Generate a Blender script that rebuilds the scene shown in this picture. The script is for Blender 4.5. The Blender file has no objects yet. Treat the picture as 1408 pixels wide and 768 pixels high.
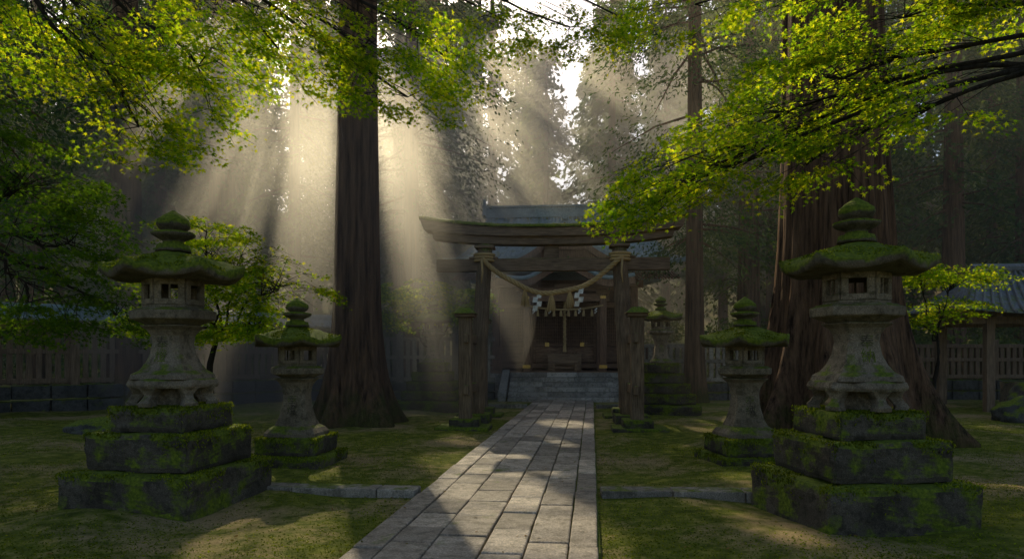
import bpy, math, random, numpy as np
from mathutils import Vector, Matrix, noise
R=random.Random(7); rng=np.random.default_rng(7)
S=bpy.context.scene
COL=S.collection

# ------------------------------------------------------------ sun direction / light gaps
SX,SZ=-.27,.665
SUN=np.array([SX,1,SZ]); SUN/=np.linalg.norm(SUN)
# openings in the canopy: a point each sunbeam passes through, radius (the first ones also push trunks aside)
GAPS=[((.05,6.3,0),.9),((-.25,7.9,0),.7),((-.7,10.0,0),.75),((-2.5,7.1,0),.85),((-2.9,9.3,0),.85),((-2.2,5.7,0),.9),((.45,9.4,0),.55),((-1.0,13.0,0),.5),((-1.3,15.3,0),.5),
 ((-5.2,12,3.5),.55),((-8.0,18,0),.6),((-4.9,13.8,0),.42),((1.2,15,0),.6),((4.9,17,0),.8),((2.0,6.3,0),.6),((-.9,5.2,0),.5),
 ((-4.1,12,2.6),.5),((-6.2,12,2.9),.42),((-4.9,12,1.9),.35),((-3.4,12,3.3),.35),
 ((-9.7,17,0),.45),((-11.5,22,0),.6),((.7,11.9,0),.45),((-6.6,14.5,0),.35),((-2.2,17.5,0),.4),
 ((8.0,27,0),1.0),((6.2,25,0),.6),((11,31,0),1.1),((4.2,24,0),.5),((2.4,17.5,0),.5),((-.1,9.0,0),.3),((.2,10.6,0),.35),
 ((-.8,33,13),.85),((1.5,33,11.6),.65),((3.4,34,10.5),.65),((5.4,34,9),.65),((-2.9,33,14.5),.65),
 ((-5.4,8,5.2),.5),((-4.5,8,4.4),.5),((-3.9,8,5.4),.45),((-3.1,8,4.6),.55),((-2.4,8,5.3),.5),((-1.6,8,4.9),.45),((-.9,8,5.3),.45),
 ((1.4,7.6,3.4),.7),((2.2,7.5,3.9),.65),((2.9,7.5,4.6),.65),((3.7,7.5,4.9),.65),((4.6,7.4,5.2),.6),((5.6,7.3,5.3),.55),((3.2,7.6,5.7),.5),((3.3,7.2,3.7),.45),
 ((3.6,13.4,0),.7),((9.3,14.4,3),.9),((-3.0,21,3.2),.6),((1.7,21,0),.6),((-6.5,9,3),.6),((-5.3,8,3.6),.45),((5.6,9.5,0),.6),((3.1,8.3,0),.4),((1.8,23.5,3),.9),((7.5,12,0),.5)]
def carve(P,gaps=None,f=1.0,tm=3):
    keep=np.ones(len(P),bool)
    for p,r in (gaps or GAPS):
        q=P-np.array(p,float); t=q@SUN
        d=np.linalg.norm(q-t[:,None]*SUN,axis=1)
        keep&=~((d<r*f)&(t>tm))
    return keep
PRI=GAPS[:15]
def clearance(x,y,h):
    hx=np.array([SX,1.0]); hn=np.linalg.norm(hx); u=hx/hn; c=9
    for p,r in PRI:
        q=np.array([x-p[0],y-p[1]]); t=q@u
        if t<2: continue
        if p[2]+t*SZ/hn>h: continue
        d=abs(q[0]*u[1]-q[1]*u[0])-r*.8; c=min(c,d)
    return c

# ------------------------------------------------------------ materials
def nm(name):
    m=bpy.data.materials.new(name); m.use_nodes=True; nt=m.node_tree
    return m,nt,nt.nodes['Principled BSDF'],nt.nodes['Material Output']
def N(nt,t,**k):
    n=nt.nodes.new(t)
    for a,b in k.items():
        if a in n.inputs: n.inputs[a].default_value=b
        else: setattr(n,a,b)
    return n
def ramp(nt,fac,stops):
    n=nt.nodes.new('ShaderNodeValToRGB'); e=n.color_ramp.elements
    while len(e)<len(stops): e.new(.5)
    for i,(p,c) in enumerate(stops):
        e[i].position=p; e[i].color=(c[0],c[1],c[2],1) if not isinstance(c,(int,float)) else (c,c,c,1)
    nt.links.new(fac,n.inputs[0]); return n.outputs[0]
def mixc(nt,f,a,b,mode='MIX'):
    n=nt.nodes.new('ShaderNodeMix'); n.data_type='RGBA'; n.blend_type=mode
    for i,v in ((0,f),(6,a),(7,b)):
        if isinstance(v,(int,float)): n.inputs[i].default_value=v
        elif isinstance(v,tuple): n.inputs[i].default_value=(*v,1)
        else: nt.links.new(v,n.inputs[i])
    return n.outputs[2]
def mth(nt,op,a,b=0.0):
    n=nt.nodes.new('ShaderNodeMath'); n.operation=op
    for i,v in ((0,a),(1,b)):
        if isinstance(v,(int,float)): n.inputs[i].default_value=v
        else: nt.links.new(v,n.inputs[i])
    return n.outputs[0]
def coord(nt,scale=(1,1,1),kind='Object'):
    tc=nt.nodes.new('ShaderNodeTexCoord'); mp=nt.nodes.new('ShaderNodeMapping')
    nt.links.new(tc.outputs[kind],mp.inputs[0]); mp.inputs['Scale'].default_value=scale
    return mp.outputs[0]
def nz(nt,v,scale,detail=5,rough=.6):
    n=nt.nodes.new('ShaderNodeTexNoise'); n.inputs['Scale'].default_value=scale
    n.inputs['Detail'].default_value=detail; n.inputs['Roughness'].default_value=rough
    nt.links.new(v,n.inputs['Vector']); return n.outputs[0]
def bump(nt,h,b,strength,dist):
    n=nt.nodes.new('ShaderNodeBump'); n.inputs['Strength'].default_value=strength; n.inputs['Distance'].default_value=dist
    nt.links.new(h,n.inputs['Height']); nt.links.new(n.outputs[0],b.inputs['Normal'])
MOSS_A=(.05,.08,.008); MOSS_B=(.21,.26,.02)
def stone(name,c1,c2,moss=.5,island=False,rough=.85,fine=90,iv=(.6,1.3)):
    m,nt,b,o=nm(name); v=coord(nt)
    big=nz(nt,v,2.2,6); sp=nz(nt,v,fine,3,.7)
    c=ramp(nt,big,[(.3,c1),(.7,c2)])
    c=mixc(nt,.85,c,ramp(nt,sp,[(.3,.4),(.55,1.0),(.72,1.6)]),'MULTIPLY')
    lich=nz(nt,v,9,6,.7)
    c=mixc(nt,ramp(nt,lich,[(.47,0),(.62,.7)]),c,(c1[0]*.40,c1[1]*.42,c1[2]*.36))
    if island:
        g=nt.nodes.new('ShaderNodeNewGeometry')
        c=mixc(nt,1.0,c,ramp(nt,g.outputs['Random Per Island'],[(0,iv[0]),(1,iv[1])]),'MULTIPLY')
    if moss>0:
        g=nt.nodes.new('ShaderNodeNewGeometry'); sx=nt.nodes.new('ShaderNodeSeparateXYZ'); nt.links.new(g.outputs['Normal'],sx.inputs[0])
        n2=nz(nt,v,3.5,7,.65)
        f=mth(nt,'ADD',mth(nt,'MULTIPLY',sx.outputs[2],.42),mth(nt,'MULTIPLY',n2,1.3))
        f=mth(nt,'ADD',f,moss-1.28)
        fac=ramp(nt,f,[(.0,0),(.16,1)])
        mc=ramp(nt,nz(nt,v,30,4),[(.3,MOSS_A),(.7,MOSS_B)])
        c=mixc(nt,fac,c,mc)
    nt.links.new(c,b.inputs['Base Color']); b.inputs['Roughness'].default_value=rough
    b.inputs['Specular IOR Level'].default_value=.25
    h=mth(nt,'ADD',mth(nt,'MULTIPLY',sp,.5),lich)
    bump(nt,h,b,.8,.025); return m
def wood(name,c1,c2,grain=(14,14,1.2),moss=0,bs=.5,rough=.75):
    m,nt,b,o=nm(name); v=coord(nt,grain); w=coord(nt)
    g=nz(nt,v,2.5,8,.65)
    c=ramp(nt,g,[(.3,c1),(.7,c2)])
    c=mixc(nt,.6,c,ramp(nt,nz(nt,w,1.7,4),[(.3,.55),(.7,1.25)]),'MULTIPLY')
    if moss>0:
        gg=nt.nodes.new('ShaderNodeNewGeometry'); sx=nt.nodes.new('ShaderNodeSeparateXYZ'); nt.links.new(gg.outputs['Normal'],sx.inputs[0])
        f=mth(nt,'ADD',mth(nt,'MULTIPLY',sx.outputs[2],.5),nz(nt,w,4,6)); f=mth(nt,'ADD',f,moss-1.0)
        c=mixc(nt,ramp(nt,f,[(0,0),(.15,1)]),c,ramp(nt,nz(nt,w,25,4),[(.3,MOSS_A),(.7,MOSS_B)]))
    nt.links.new(c,b.inputs['Base Color']); b.inputs['Roughness'].default_value=rough
    b.inputs['Specular IOR Level'].default_value=.25
    bump(nt,g,b,bs,.02); return m
def bark(name,c1,c2):
    m,nt,b,o=nm(name); v=coord(nt,(5,5,.35)); w=coord(nt)
    g=nz(nt,v,2.2,9,.7); 
    c=ramp(nt,g,[(.35,c1),(.5,tuple((a+d)/2 for a,d in zip(c1,c2))),(.68,c2)])
    sx=nt.nodes.new('ShaderNodeSeparateXYZ'); nt.links.new(w,sx.inputs[0])
    low=ramp(nt,mth(nt,'ADD',mth(nt,'MULTIPLY',sx.outputs[2],-.28),nz(nt,w,2.5,7)),[(.25,0),(.55,.8)])
    c=mixc(nt,low,c,ramp(nt,nz(nt,w,25,4),[(.3,(.03,.04,.01)),(.7,(.09,.11,.02))]))
    nt.links.new(c,b.inputs['Base Color']); b.inputs['Roughness'].default_value=.9
    b.inputs['Specular IOR Level'].default_value=.15
    bump(nt,g,b,1.0,.08); return m
def leafmat(name,cols,trans=.5,tm=(1.5,1.45,.7),var=True):
    m,nt,b,o=nm(name); nt.nodes.remove(b)
    g=nt.nodes.new('ShaderNodeNewGeometry')
    c=ramp(nt,g.outputs['Random Per Island'],[(i/(len(cols)-1),c) for i,c in enumerate(cols)])
    if var:
        v=coord(nt); c=mixc(nt,.8,c,ramp(nt,nz(nt,v,.8,1),[(.3,.5),(.7,1.35)]),'MULTIPLY')
    d=N(nt,'ShaderNodeBsdfDiffuse'); t=N(nt,'ShaderNodeBsdfTranslucent'); mx=N(nt,'ShaderNodeMixShader')
    nt.links.new(c,d.inputs[0]); 
    ct=mixc(nt,1.0,c,tm,'MULTIPLY'); nt.links.new(ct,t.inputs[0])
    mx.inputs[0].default_value=trans; nt.links.new(d.outputs[0],mx.inputs[1]); nt.links.new(t.outputs[0],mx.inputs[2])
    nt.links.new(mx.outputs[0],o.inputs[0]); return m
def plain(name,c,rough=.7,metal=0):
    m,nt,b,o=nm(name); v=coord(nt)
    cc=mixc(nt,.7,c,ramp(nt,nz(nt,v,12,5),[(.3,.6),(.7,1.3)]),'MULTIPLY')
    nt.links.new(cc,b.inputs['Base Color']); b.inputs['Roughness'].default_value=rough; b.inputs['Metallic'].default_value=metal
    bump(nt,nz(nt,v,40,4),b,.3,.01); return m

M_lan=stone('lantern_stone',(.14,.11,.072),(.38,.31,.215),.38)
M_base=stone('pedestal_stone',(.055,.046,.034),(.17,.145,.108),.64)
M_kasa=stone('mossy_roof_stone',(.11,.09,.06),(.23,.195,.14),.80)
M_pave=stone('paving_granite',(.40,.325,.24),(.66,.56,.43),.08,True,.6,60,(.55,1.3))
M_kerb=stone('kerb_stone',(.26,.22,.17),(.46,.40,.32),.28,True)
M_step=stone('step_stone',(.34,.31,.26),(.60,.55,.47),.08,True)
M_fst=stone('fence_stone',(.24,.205,.155),(.44,.375,.285),.24,True)
M_rock=stone('boulder',(.06,.06,.055),(.16,.155,.14),.5)
M_tor=wood('torii_wood',(.08,.053,.031),(.31,.215,.13),(14,14,1.2),.28)
M_torx=wood('torii_beam_wood',(.09,.06,.035),(.33,.225,.14),(1.2,14,14),.30)
M_torm=wood('torii_moss_cap',(.04,.035,.02),(.1,.08,.05),(2,10,10),.85,1.0)
M_dark=wood('shrine_wood',(.12,.066,.038),(.36,.21,.12))
M_darkx=wood('shrine_beam',(.15,.085,.048),(.42,.255,.145),(1.2,14,14))
M_inner=wood('shrine_panel',(.10,.055,.033),(.27,.155,.09))
M_roof=wood('copper_roof',(.18,.26,.28),(.36,.47,.49),(6,1.2,6),.10,.3,.42)
M_rope=wood('straw_rope',(.38,.25,.10),(.65,.46,.21),(30,30,30))
M_paper=plain('paper_white',(.8,.8,.76))
M_gold=plain('gold_fitting',(.7,.45,.12),.35,.9)
M_fw=wood('fence_wood',(.11,.073,.045),(.31,.215,.135))
M_bark=bark('cedar_bark',(.024,.014,.009),(.24,.14,.08))
M_mbark=bark('maple_bark',(.018,.015,.012),(.06,.05,.04))
L_map=leafmat('maple_leaf',[(.08,.18,.012),(.16,.28,.015),(.29,.38,.02),(.44,.45,.03)],.66,(2.2,2.05,.72))
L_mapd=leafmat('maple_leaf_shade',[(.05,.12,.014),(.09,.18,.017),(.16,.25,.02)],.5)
L_ced=leafmat('cedar_needles',[(.035,.08,.04),(.07,.13,.05),(.12,.17,.055)],.35,var=False)
L_ced2=leafmat('cedar_needles_light',[(.06,.11,.045),(.12,.18,.06),(.20,.24,.07)],.45,var=False)
L_moss=leafmat('moss_tufts',[(.06,.095,.008),(.14,.19,.014),(.28,.32,.03)],.45)
L_dry=leafmat('fallen_leaf',[(.16,.09,.03),(.28,.19,.06),(.18,.19,.04)],.3)

# ------------------------------------------------------------ mesh helpers
def from_np(name,V,F,mat,parent=None,smooth=False):
    me=bpy.data.meshes.new(name); n,k=F.shape
    me.vertices.add(len(V)); me.vertices.foreach_set('co',np.ascontiguousarray(V,dtype=np.float32).ravel())
    me.loops.add(n*k); me.loops.foreach_set('vertex_index',np.ascontiguousarray(F,dtype=np.int32).ravel())
    me.polygons.add(n); me.polygons.foreach_set('loop_start',np.arange(0,n*k,k,dtype=np.int32))
    if smooth: me.polygons.foreach_set('use_smooth',np.ones(n,bool))
    me.update(calc_edges=True)
    for mm in (mat if isinstance(mat,(list,tuple)) else [mat]): me.materials.append(mm)
    ob=bpy.data.objects.new(name,me); COL.objects.link(ob)
    if parent: ob.parent=parent
    return ob
def empty(name,loc=(0,0,0),rz=0):
    e=bpy.data.objects.new(name,None); e.location=loc; e.rotation_euler[2]=rz; COL.objects.link(e); return e
class MB:
    def __init__(s): s.v=[];s.f=[]
    def add(s,V,F):
        o=len(s.v); s.v+= [tuple(p) for p in V]; s.f+=[tuple(i+o for i in f) for f in F]
    def box(s,c,d,rot=None,taper=1.0):
        x,y,z=d[0]/2,d[1]/2,d[2]/2
        V=[Vector((a*x*(taper if e>0 else 1),b*y*(taper if e>0 else 1),e*z)) for e in(-1,1) for a,b in((-1,-1),(1,-1),(1,1),(-1,1))]
        if rot is not None: V=[rot@p for p in V]
        V=[p+Vector(c) for p in V]
        s.add(V,[(3,2,1,0),(4,5,6,7),(0,1,5,4),(1,2,6,5),(2,3,7,6),(3,0,4,7)])
    def loft(s,rings,cap=True):
        n=len(rings[0]); V=[p for r in rings for p in r]; F=[]
        for i in range(len(rings)-1):
            for j in range(n):
                a=i*n+j;b=i*n+(j+1)%n; F.append((a,b,b+n,a+n))
        if cap: F.append(tuple(reversed(range(n)))); F.append(tuple(range((len(rings)-1)*n,len(rings)*n)))
        s.add(V,F)
    def tube(s,P,rad,n=6,cap=True):
        P=[Vector(p) for p in P]; rings=[]; up=Vector((.13,.21,.97)).normalized()
        for i,p in enumerate(P):
            d=(P[min(i+1,len(P)-1)]-P[max(i-1,0)]).normalized()
            a=d.cross(up)
            if a.length<.15: a=d.cross(Vector((1,0,0)))
            a.normalize(); b=d.cross(a)
            r=rad[i] if isinstance(rad,(list,tuple)) else rad
            rings.append([p+(a*math.cos(t)+b*math.sin(t))*r for t in [2*math.pi*j/n for j in range(n)]])
        s.loft(rings,cap)
    def grid(s,fn,nu,nv):
        V=[fn(i/nu,j/nv) for j in range(nv+1) for i in range(nu+1)]
        F=[(j*(nu+1)+i,j*(nu+1)+i+1,(j+1)*(nu+1)+i+1,(j+1)*(nu+1)+i) for j in range(nv) for i in range(nu)]
        s.add(V,F)
    def rockbox(s,c,d,n=7,amp=.012,rnd=.03):
        idx={};V=[];F=[]
        def vid(p):
            k=tuple(round(q,5) for q in p)
            if k not in idx:
                idx[k]=len(V); q=[(p[i]-.5)*d[i] for i in range(3)]
                e=[d[i]/2-abs(q[i]) for i in range(3)]
                near=[max(0,rnd-x) for x in e]
                on=sorted(near,reverse=True)
                if on[1]>0:
                    for i in range(3):
                        if e[i]<1e-6: q[i]-=math.copysign(on[1]*.45,q[i])
                w=Vector((q[0]+c[0]*1.7,q[1]+c[1]*1.3,q[2]+c[2]*2.1))
                nv=noise.noise_vector(w*3.1)*amp+noise.noise_vector(w*11)*amp*.5
                V.append((c[0]+q[0]+nv[0],c[1]+q[1]+nv[1],c[2]+q[2]+nv[2]))
            return idx[k]
        g=[0,.02,.06]+[.06+.88*i/n for i in range(1,n)]+[.94,.98,1]
        m=len(g)
        for ax in range(3):
            u,w=(ax+1)%3,(ax+2)%3
            for side in (0,1):
                for i in range(m-1):
                    for j in range(m-1):
                        q=[]
                        for a,b in((i,j),(i+1,j),(i+1,j+1),(i,j+1)):
                            p=[0,0,0];p[ax]=side;p[u]=g[a];p[w]=g[b];q.append(vid(p))
                        if side==0:q.reverse()
                        F.append(tuple(q))
        s.add(V,F)
    def ob(s,name,mat,parent=None,smooth=False,bevel=0,loc=None,seg=2):
        me=bpy.data.meshes.new(name); me.from_pydata(s.v,[],s.f); me.materials.append(mat)
        if smooth: me.polygons.foreach_set('use_smooth',[True]*len(me.polygons))
        me.update(); o=bpy.data.objects.new(name,me); COL.objects.link(o)
        if parent:o.parent=parent
        if loc:o.location=loc
        if bevel:
            b=o.modifiers.new('b','BEVEL'); b.width=bevel; b.segments=seg; b.limit_method='ANGLE'; b.angle_limit=.6
        return o
def norm(a): return a/np.maximum(np.linalg.norm(a,axis=1,keepdims=True),1e-9)
def rhombs(C,D,W,L,Wd):
    D=norm(D); W=norm(W-np.sum(W*D,axis=1,keepdims=True)*D); L=np.asarray(L)[:,None]; Wd=np.asarray(Wd)[:,None]
    V=np.stack([C-D*L*.5,C+W*Wd*.5,C+D*L*.5,C-W*Wd*.5],1).reshape(-1,3)
    return V,np.arange(len(V)).reshape(-1,4)

def gh(x,y):
    x=np.asarray(x,float);y=np.asarray(y,float)
    xc=-.93+.117*y
    m=np.clip((np.abs(x-xc)-1.1)/1.5,0,1)*np.clip((25-y)/4,0,1)
    z=m*(.035*np.sin(1.3*x+.7)*np.sin(1.1*y)+.02*np.sin(3.1*x+1.2*y)+.015*np.sin(2.3*y-2.7*x+1)+.03)
    t=np.clip((y-42)/80,0,1); z=z+24*t*t*(3-2*t)
    t=np.clip((np.abs(x)-24)/60,0,1); z=z+12*t*t*(3-2*t)
    return z

# ------------------------------------------------------------ ground
def ground():
    xs=np.concatenate([np.linspace(-300,-40,12),np.linspace(-36,-13,14),np.arange(-12,12.01,.2),np.linspace(13,36,14),np.linspace(40,300,12)])
    ys=np.concatenate([np.linspace(-200,-12,8),np.arange(-10,2,1.),np.arange(2,26,.2),np.linspace(26,60,20),np.linspace(64,140,16),np.linspace(160,500,6)])
    X,Y=np.meshgrid(xs,ys); Z=gh(X,Y); V=np.stack([X,Y,Z],-1).reshape(-1,3)
    nx,ny=len(xs),len(ys); i,j=np.meshgrid(np.arange(nx-1),np.arange(ny-1)); a=(j*nx+i).ravel()
    F=np.stack([a,a+1,a+nx+1,a+nx],1)
    m,nt,b,o=nm('moss_ground'); v=coord(nt)
    n1=nz(nt,v,.55,6,.6); n2=nz(nt,v,5,7,.7); n3=nz(nt,v,60,4,.7)
    mo=ramp(nt,n2,[(.3,(.06,.082,.012)),(.5,(.15,.175,.022)),(.7,(.32,.31,.05))])
    mo=mixc(nt,.6,mo,ramp(nt,n3,[(.3,.6),(.7,1.3)]),'MULTIPLY')
    di=ramp(nt,n3,[(.3,(.22,.155,.075)),(.7,(.50,.38,.20))])
    f=ramp(nt,mth(nt,'ADD',n1,mth(nt,'MULTIPLY',n2,.5)),[(.72,0),(.88,.9)])
    c=mixc(nt,f,mo,di); nt.links.new(c,b.inputs['Base Color']); b.inputs['Roughness'].default_value=.95
    b.inputs['Specular IOR Level'].default_value=.1
    bump(nt,mth(nt,'ADD',n2,mth(nt,'MULTIPLY',n3,.5)),b,.9,.04)
    from_np('ground',V,F,m,None,True)
ground()

# path
PD=Vector((.1162,.9932,0)).normalized(); PN=Vector((PD.y,-PD.x,0)); PO=Vector((-.93,0,0))
def pth(s,t,z): 
    p=PO+PD*s+PN*t; return (p.x,p.y,z)
RP=Matrix.Rotation(-math.atan2(PD.x,PD.y),3,'Z')
def path():
    e=empty('stone_path')
    b=MB(); b.box(pth(11.4,0,.0),(1.98,24,.07),RP); b.ob('mortar_bed',M_base,e)
    b=MB(); cols=[(-.98,-.72),(-.72,-.36),(-.36,.06),(.06,.40),(.40,.74),(.74,.98)]
    for ci,(t0,t1) in enumerate(cols):
        s=-.6+R.random()*.5
        while s<23.2:
            L=R.uniform(.75,1.3) if ci in(0,5) else R.uniform(.45,.95)
            b.box(pth(s+L/2,(t0+t1)/2+R.uniform(-.004,.004),.045+R.uniform(-.006,.007)),(t1-t0-.012,L-.012,.06),RP@Matrix.Rotation(R.uniform(-.010,.010),3,'X')@Matrix.Rotation(R.uniform(-.012,.012),3,'Y')@Matrix.Rotation(R.uniform(-.010,.010),3,'Z'))
            s+=L
    b.ob('paving_slab',M_pave,e,bevel=.014)
path()
def kerbs(name,p0,p1,w,h):
    b=MB(); p0=Vector(p0);p1=Vector(p1); d=(p1-p0); L=d.length; d.normalize(); a=math.atan2(d.y,d.x); s=0
    while s<L-.1:
        l=min(R.uniform(.7,1.1),L-s); p=p0+d*(s+l/2)
        b.box((p.x,p.y,h/2-.04),(l-.012,w,h+.08),Matrix.Rotation(a+R.uniform(-.01,.01),3,'Z')); s+=l
    b.ob(name,M_kerb,None,bevel=.015)
kerbs('stone_kerb',(-3.2,8.0,0),(-1.06,7.75,0),.28,.09)
kerbs('stone_kerb',(1.0,7.72,0),(3.0,7.62,0),.28,.09)
kerbs('stone_kerb',(-1.0,20.6,0),(.45,20.45,0),.3,.12)
kerbs('stone_kerb',(2.5,20.3,0),(4.2,20.15,0),.3,.12)

# ------------------------------------------------------------ lanterns
def poly(r,z,M=6,rot=0,n=None):
    return [(r*math.cos(rot+2*math.pi*i/M),r*math.sin(rot+2*math.pi*i/M),z) for i in range(M)]
def chsq(h,z,c=.28):
    k=h*(1-c); return [(h,-k,z),(h,k,z),(k,h,z),(-k,h,z),(-h,k,z),(-h,-k,z),(-k,-h,z),(k,-h,z)]
def dens(prof,k=3):
    out=[]
    for i in range(len(prof)-1):
        for j in range(k): t=j/k; out.append(tuple(prof[i][q]*(1-t)+prof[i+1][q]*t for q in (0,1)))
    out.append(prof[-1]); return out
def kasa(b,z0,h,r,M=6,rot=0,seed=0):
    NA=M*10; C=math.cos(math.pi/M); rings=[]
    def ring(v,zf,jit=.012):
        o=[]
        for i in range(NA):
            th=2*math.pi*i/NA; loc=(th%(2*math.pi/M))-math.pi/M; rp=C/math.cos(loc); c=max(0,(rp-C)/(1-C))
            rr=r*v*(rp*min(1,v*1.3)+(1-min(1,v*1.3))*.93)
            x,y=rr*math.cos(th+rot),rr*math.sin(th+rot); z=zf(v,c)
            nn=noise.noise(Vector((x*6+seed,y*6,z*5)))*jit*1.6+noise.noise(Vector((x*19+seed,y*19,z*9)))*jit
            o.append((x+nn,y+nn,z+nn*1.2))
        return o
    lift=.085*r/.7
    fb=lambda v,c: z0-.035+lift*c*v**4
    for v in (.42,.7,.9,.985): rings.append(ring(v,lambda v,c:fb(v,c)-.01,.004))
    ft=lambda v,c: z0+.045+h*(.55*(1-v)+.37*(1-v*v))+lift*c*v**3.5
    for v in (1.0,.985,.95,.88,.8,.68,.56,.44,.33,.23,.16): rings.append(ring(v,lambda v,c:ft(v,c)-(.02 if v>.99 else 0),.004 if v>.99 else .014))
    b.loft(rings)
def upper(e,z,s,rot,seed,big=True):
    b=MB(); prof=[(0,.25),(.05,.36),(.07,.43),(.16,.435),(.17,.39),(.19,.37)]
    b.loft([poly(r*s,z+q*s,6,rot) for q,r in prof])
    b.loft([poly(.31*s,z+.188*s,6,rot),poly(.31*s,z+.22*s,6,rot)])
    b.ob('platform',M_lan,e,bevel=.012*s)
    b=MB(); zb=z+.22*s; H=.27*s; rr=.29*s
    for i in range(6):
        a0=rot+i*math.pi/3;a1=a0+math.pi/3
        p0=Vector((rr*math.cos(a0),rr*math.sin(a0),0));p1=Vector((rr*math.cos(a1),rr*math.sin(a1),0))
        mid=(p0+p1)/2;L=(p1-p0).length;an=math.atan2((p1-p0).y,(p1-p0).x);rt=Matrix.Rotation(an,3,'Z');d=(p1-p0).normalized()
        th=.05*s
        b.box(mid+Vector((0,0,zb+.03*s)),(L,th,.06*s),rt); b.box(mid+Vector((0,0,zb+H-.03*s)),(L,th,.06*s),rt)
        for sg in(-1,1): b.box(mid+d*sg*L*.38+Vector((0,0,zb+H/2)),(L*.22,th*.96,H-.12*s),rt)
        if i%2==0: b.box(mid+Vector((0,0,zb+H/2)),(.02*s,th*.5,H-.12*s),rt)
    b.loft([poly(.30*s,zb+H,6,rot),poly(.34*s,zb+H+.05*s,6,rot)])
    b.ob('fire_box',M_lan,e,bevel=.006*s)
    b=MB(); kasa(b,zb+H+.04*s,.27*s,.72*s,6,rot,seed); b.ob('cap_roof',M_kasa,e,smooth=True)
    zt=zb+H+.34*s
    b=MB(); n=24
    prof=dens([(-.03,.18),(.04,.165),(.05,.11),(.08,.10),(.10,.13),(.145,.20),(.17,.205),(.185,.15),(.195,.105),(.22,.14),(.26,.165),(.31,.155),(.355,.11),(.39,.055),(.42,.012)],2)
    rings=[]
    for q,r in prof:
        rings.append([((r+ (.02*abs(math.cos(4*t)) if .1<q<.19 else .012*abs(math.cos(3*t)) if .2<q<.33 else 0)+.006*noise.noise(Vector((math.cos(t)*3,math.sin(t)*3,q*20+seed))))*s*math.cos(t),(r+(.02*abs(math.cos(4*t)) if .1<q<.19 else .012*abs(math.cos(3*t)) if .2<q<.33 else 0))*s*math.sin(t),zt+q*s) for t in [2*math.pi*i/n for i in range(n)]])
    b.loft(rings); b.ob('lotus_jewel_finial',M_kasa,e,smooth=True)
    m=int(3200*s); th=rng.uniform(0,2*math.pi,m); v=np.sqrt(rng.uniform(.05,1,m)); loc=(th%(math.pi/3))-math.pi/6; C=math.cos(math.pi/6); rp=C/np.cos(loc); c=(rp-C)/(1-C)
    r=.72*s; rr=r*v*(rp*np.minimum(1,v*1.3)+(1-np.minimum(1,v*1.3))*.93); h=.27*s
    z=zb+H+.04*s+.045+h*(.55*(1-v)+.37*(1-v*v))+.085*r/.7*c*v**3.5
    C3=np.stack([rr*np.cos(th+rot),rr*np.sin(th+rot),z],1)
    kp=np.array([noise.noise(Vector((q[0]*4+seed,q[1]*4,0)))>-.15 for q in C3]); C3=C3[kp]; m=len(C3)
    D=rng.normal(0,.7,(m,3));D[:,2]=abs(D[:,2])+.3
    V,F=rhombs(C3,D,rng.normal(size=(m,3)),rng.uniform(.02,.045,m),rng.uniform(.008,.018,m)); from_np('cap_moss',V,F,L_moss,e)
def moss_fuzz(e,tiers):
    C=[];
    for (w,z0,z1),nxt in zip(tiers,tiers[1:]+[(0,0,0)]):
        n=int(2600*w)
        x=rng.uniform(-w/2,w/2,n);y=rng.uniform(-w/2,w/2,n)
        k=(np.maximum(abs(x),abs(y))>nxt[0]/2-.02); x=x[k];y=y[k]
        C.append(np.stack([x,y,np.full(len(x),z1+.002)],1))
        m=int(1100*w); t=rng.uniform(-w/2,w/2,m); sd=rng.integers(0,4,m); zz=z1-np.abs(rng.normal(0,.08,m))
        ex=np.where(sd==0,t,np.where(sd==1,t,np.where(sd==2,w/2,-w/2)));ey=np.where(sd==0,w/2,np.where(sd==1,-w/2,t))
        C.append(np.stack([ex,ey,zz],1))
    C=np.concatenate(C); n=len(C)
    keep=np.array([noise.noise(Vector((c[0]*2.3+5,c[1]*2.3,c[2]*2)))>-.22 for c in C]); C=C[keep];n=len(C)
    D=rng.normal(0,.6,(n,3));D[:,2]=abs(D[:,2])+.5
    V,F=rhombs(C,D,rng.normal(size=(n,3)),rng.uniform(.02,.045,n),rng.uniform(.008,.018,n))
    from_np('moss',V,F,L_moss,e)
def kanji(e,txt,prof,zc,size):
    try:
        cu=bpy.data.curves.new('inscription','FONT'); cu.body=txt; cu.size=size; cu.align_x='CENTER'; cu.space_line=.9; cu.resolution_u=2
        o=bpy.data.objects.new('tmp_text',cu); COL.objects.link(o)
        dg=bpy.context.evaluated_depsgraph_get(); me=bpy.data.meshes.new_from_object(o.evaluated_get(dg))
        bpy.data.objects.remove(o)
        if len(me.vertices)==0: return
        ys=[v.co.y for v in me.vertices]; my=(max(ys)+min(ys))/2
        zs=[p[0] for p in prof]; rs=[p[1] for p in prof]
        for v in me.vertices:
            z=zc+v.co.y-my; v.co=Vector((v.co.x,-(float(np.interp(z,zs,rs))+.004),z))
        me.materials.append(M_base); o=bpy.data.objects.new('inscription',me); COL.objects.link(o); o.parent=e
    except Exception as ex: print('text',ex)
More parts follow.
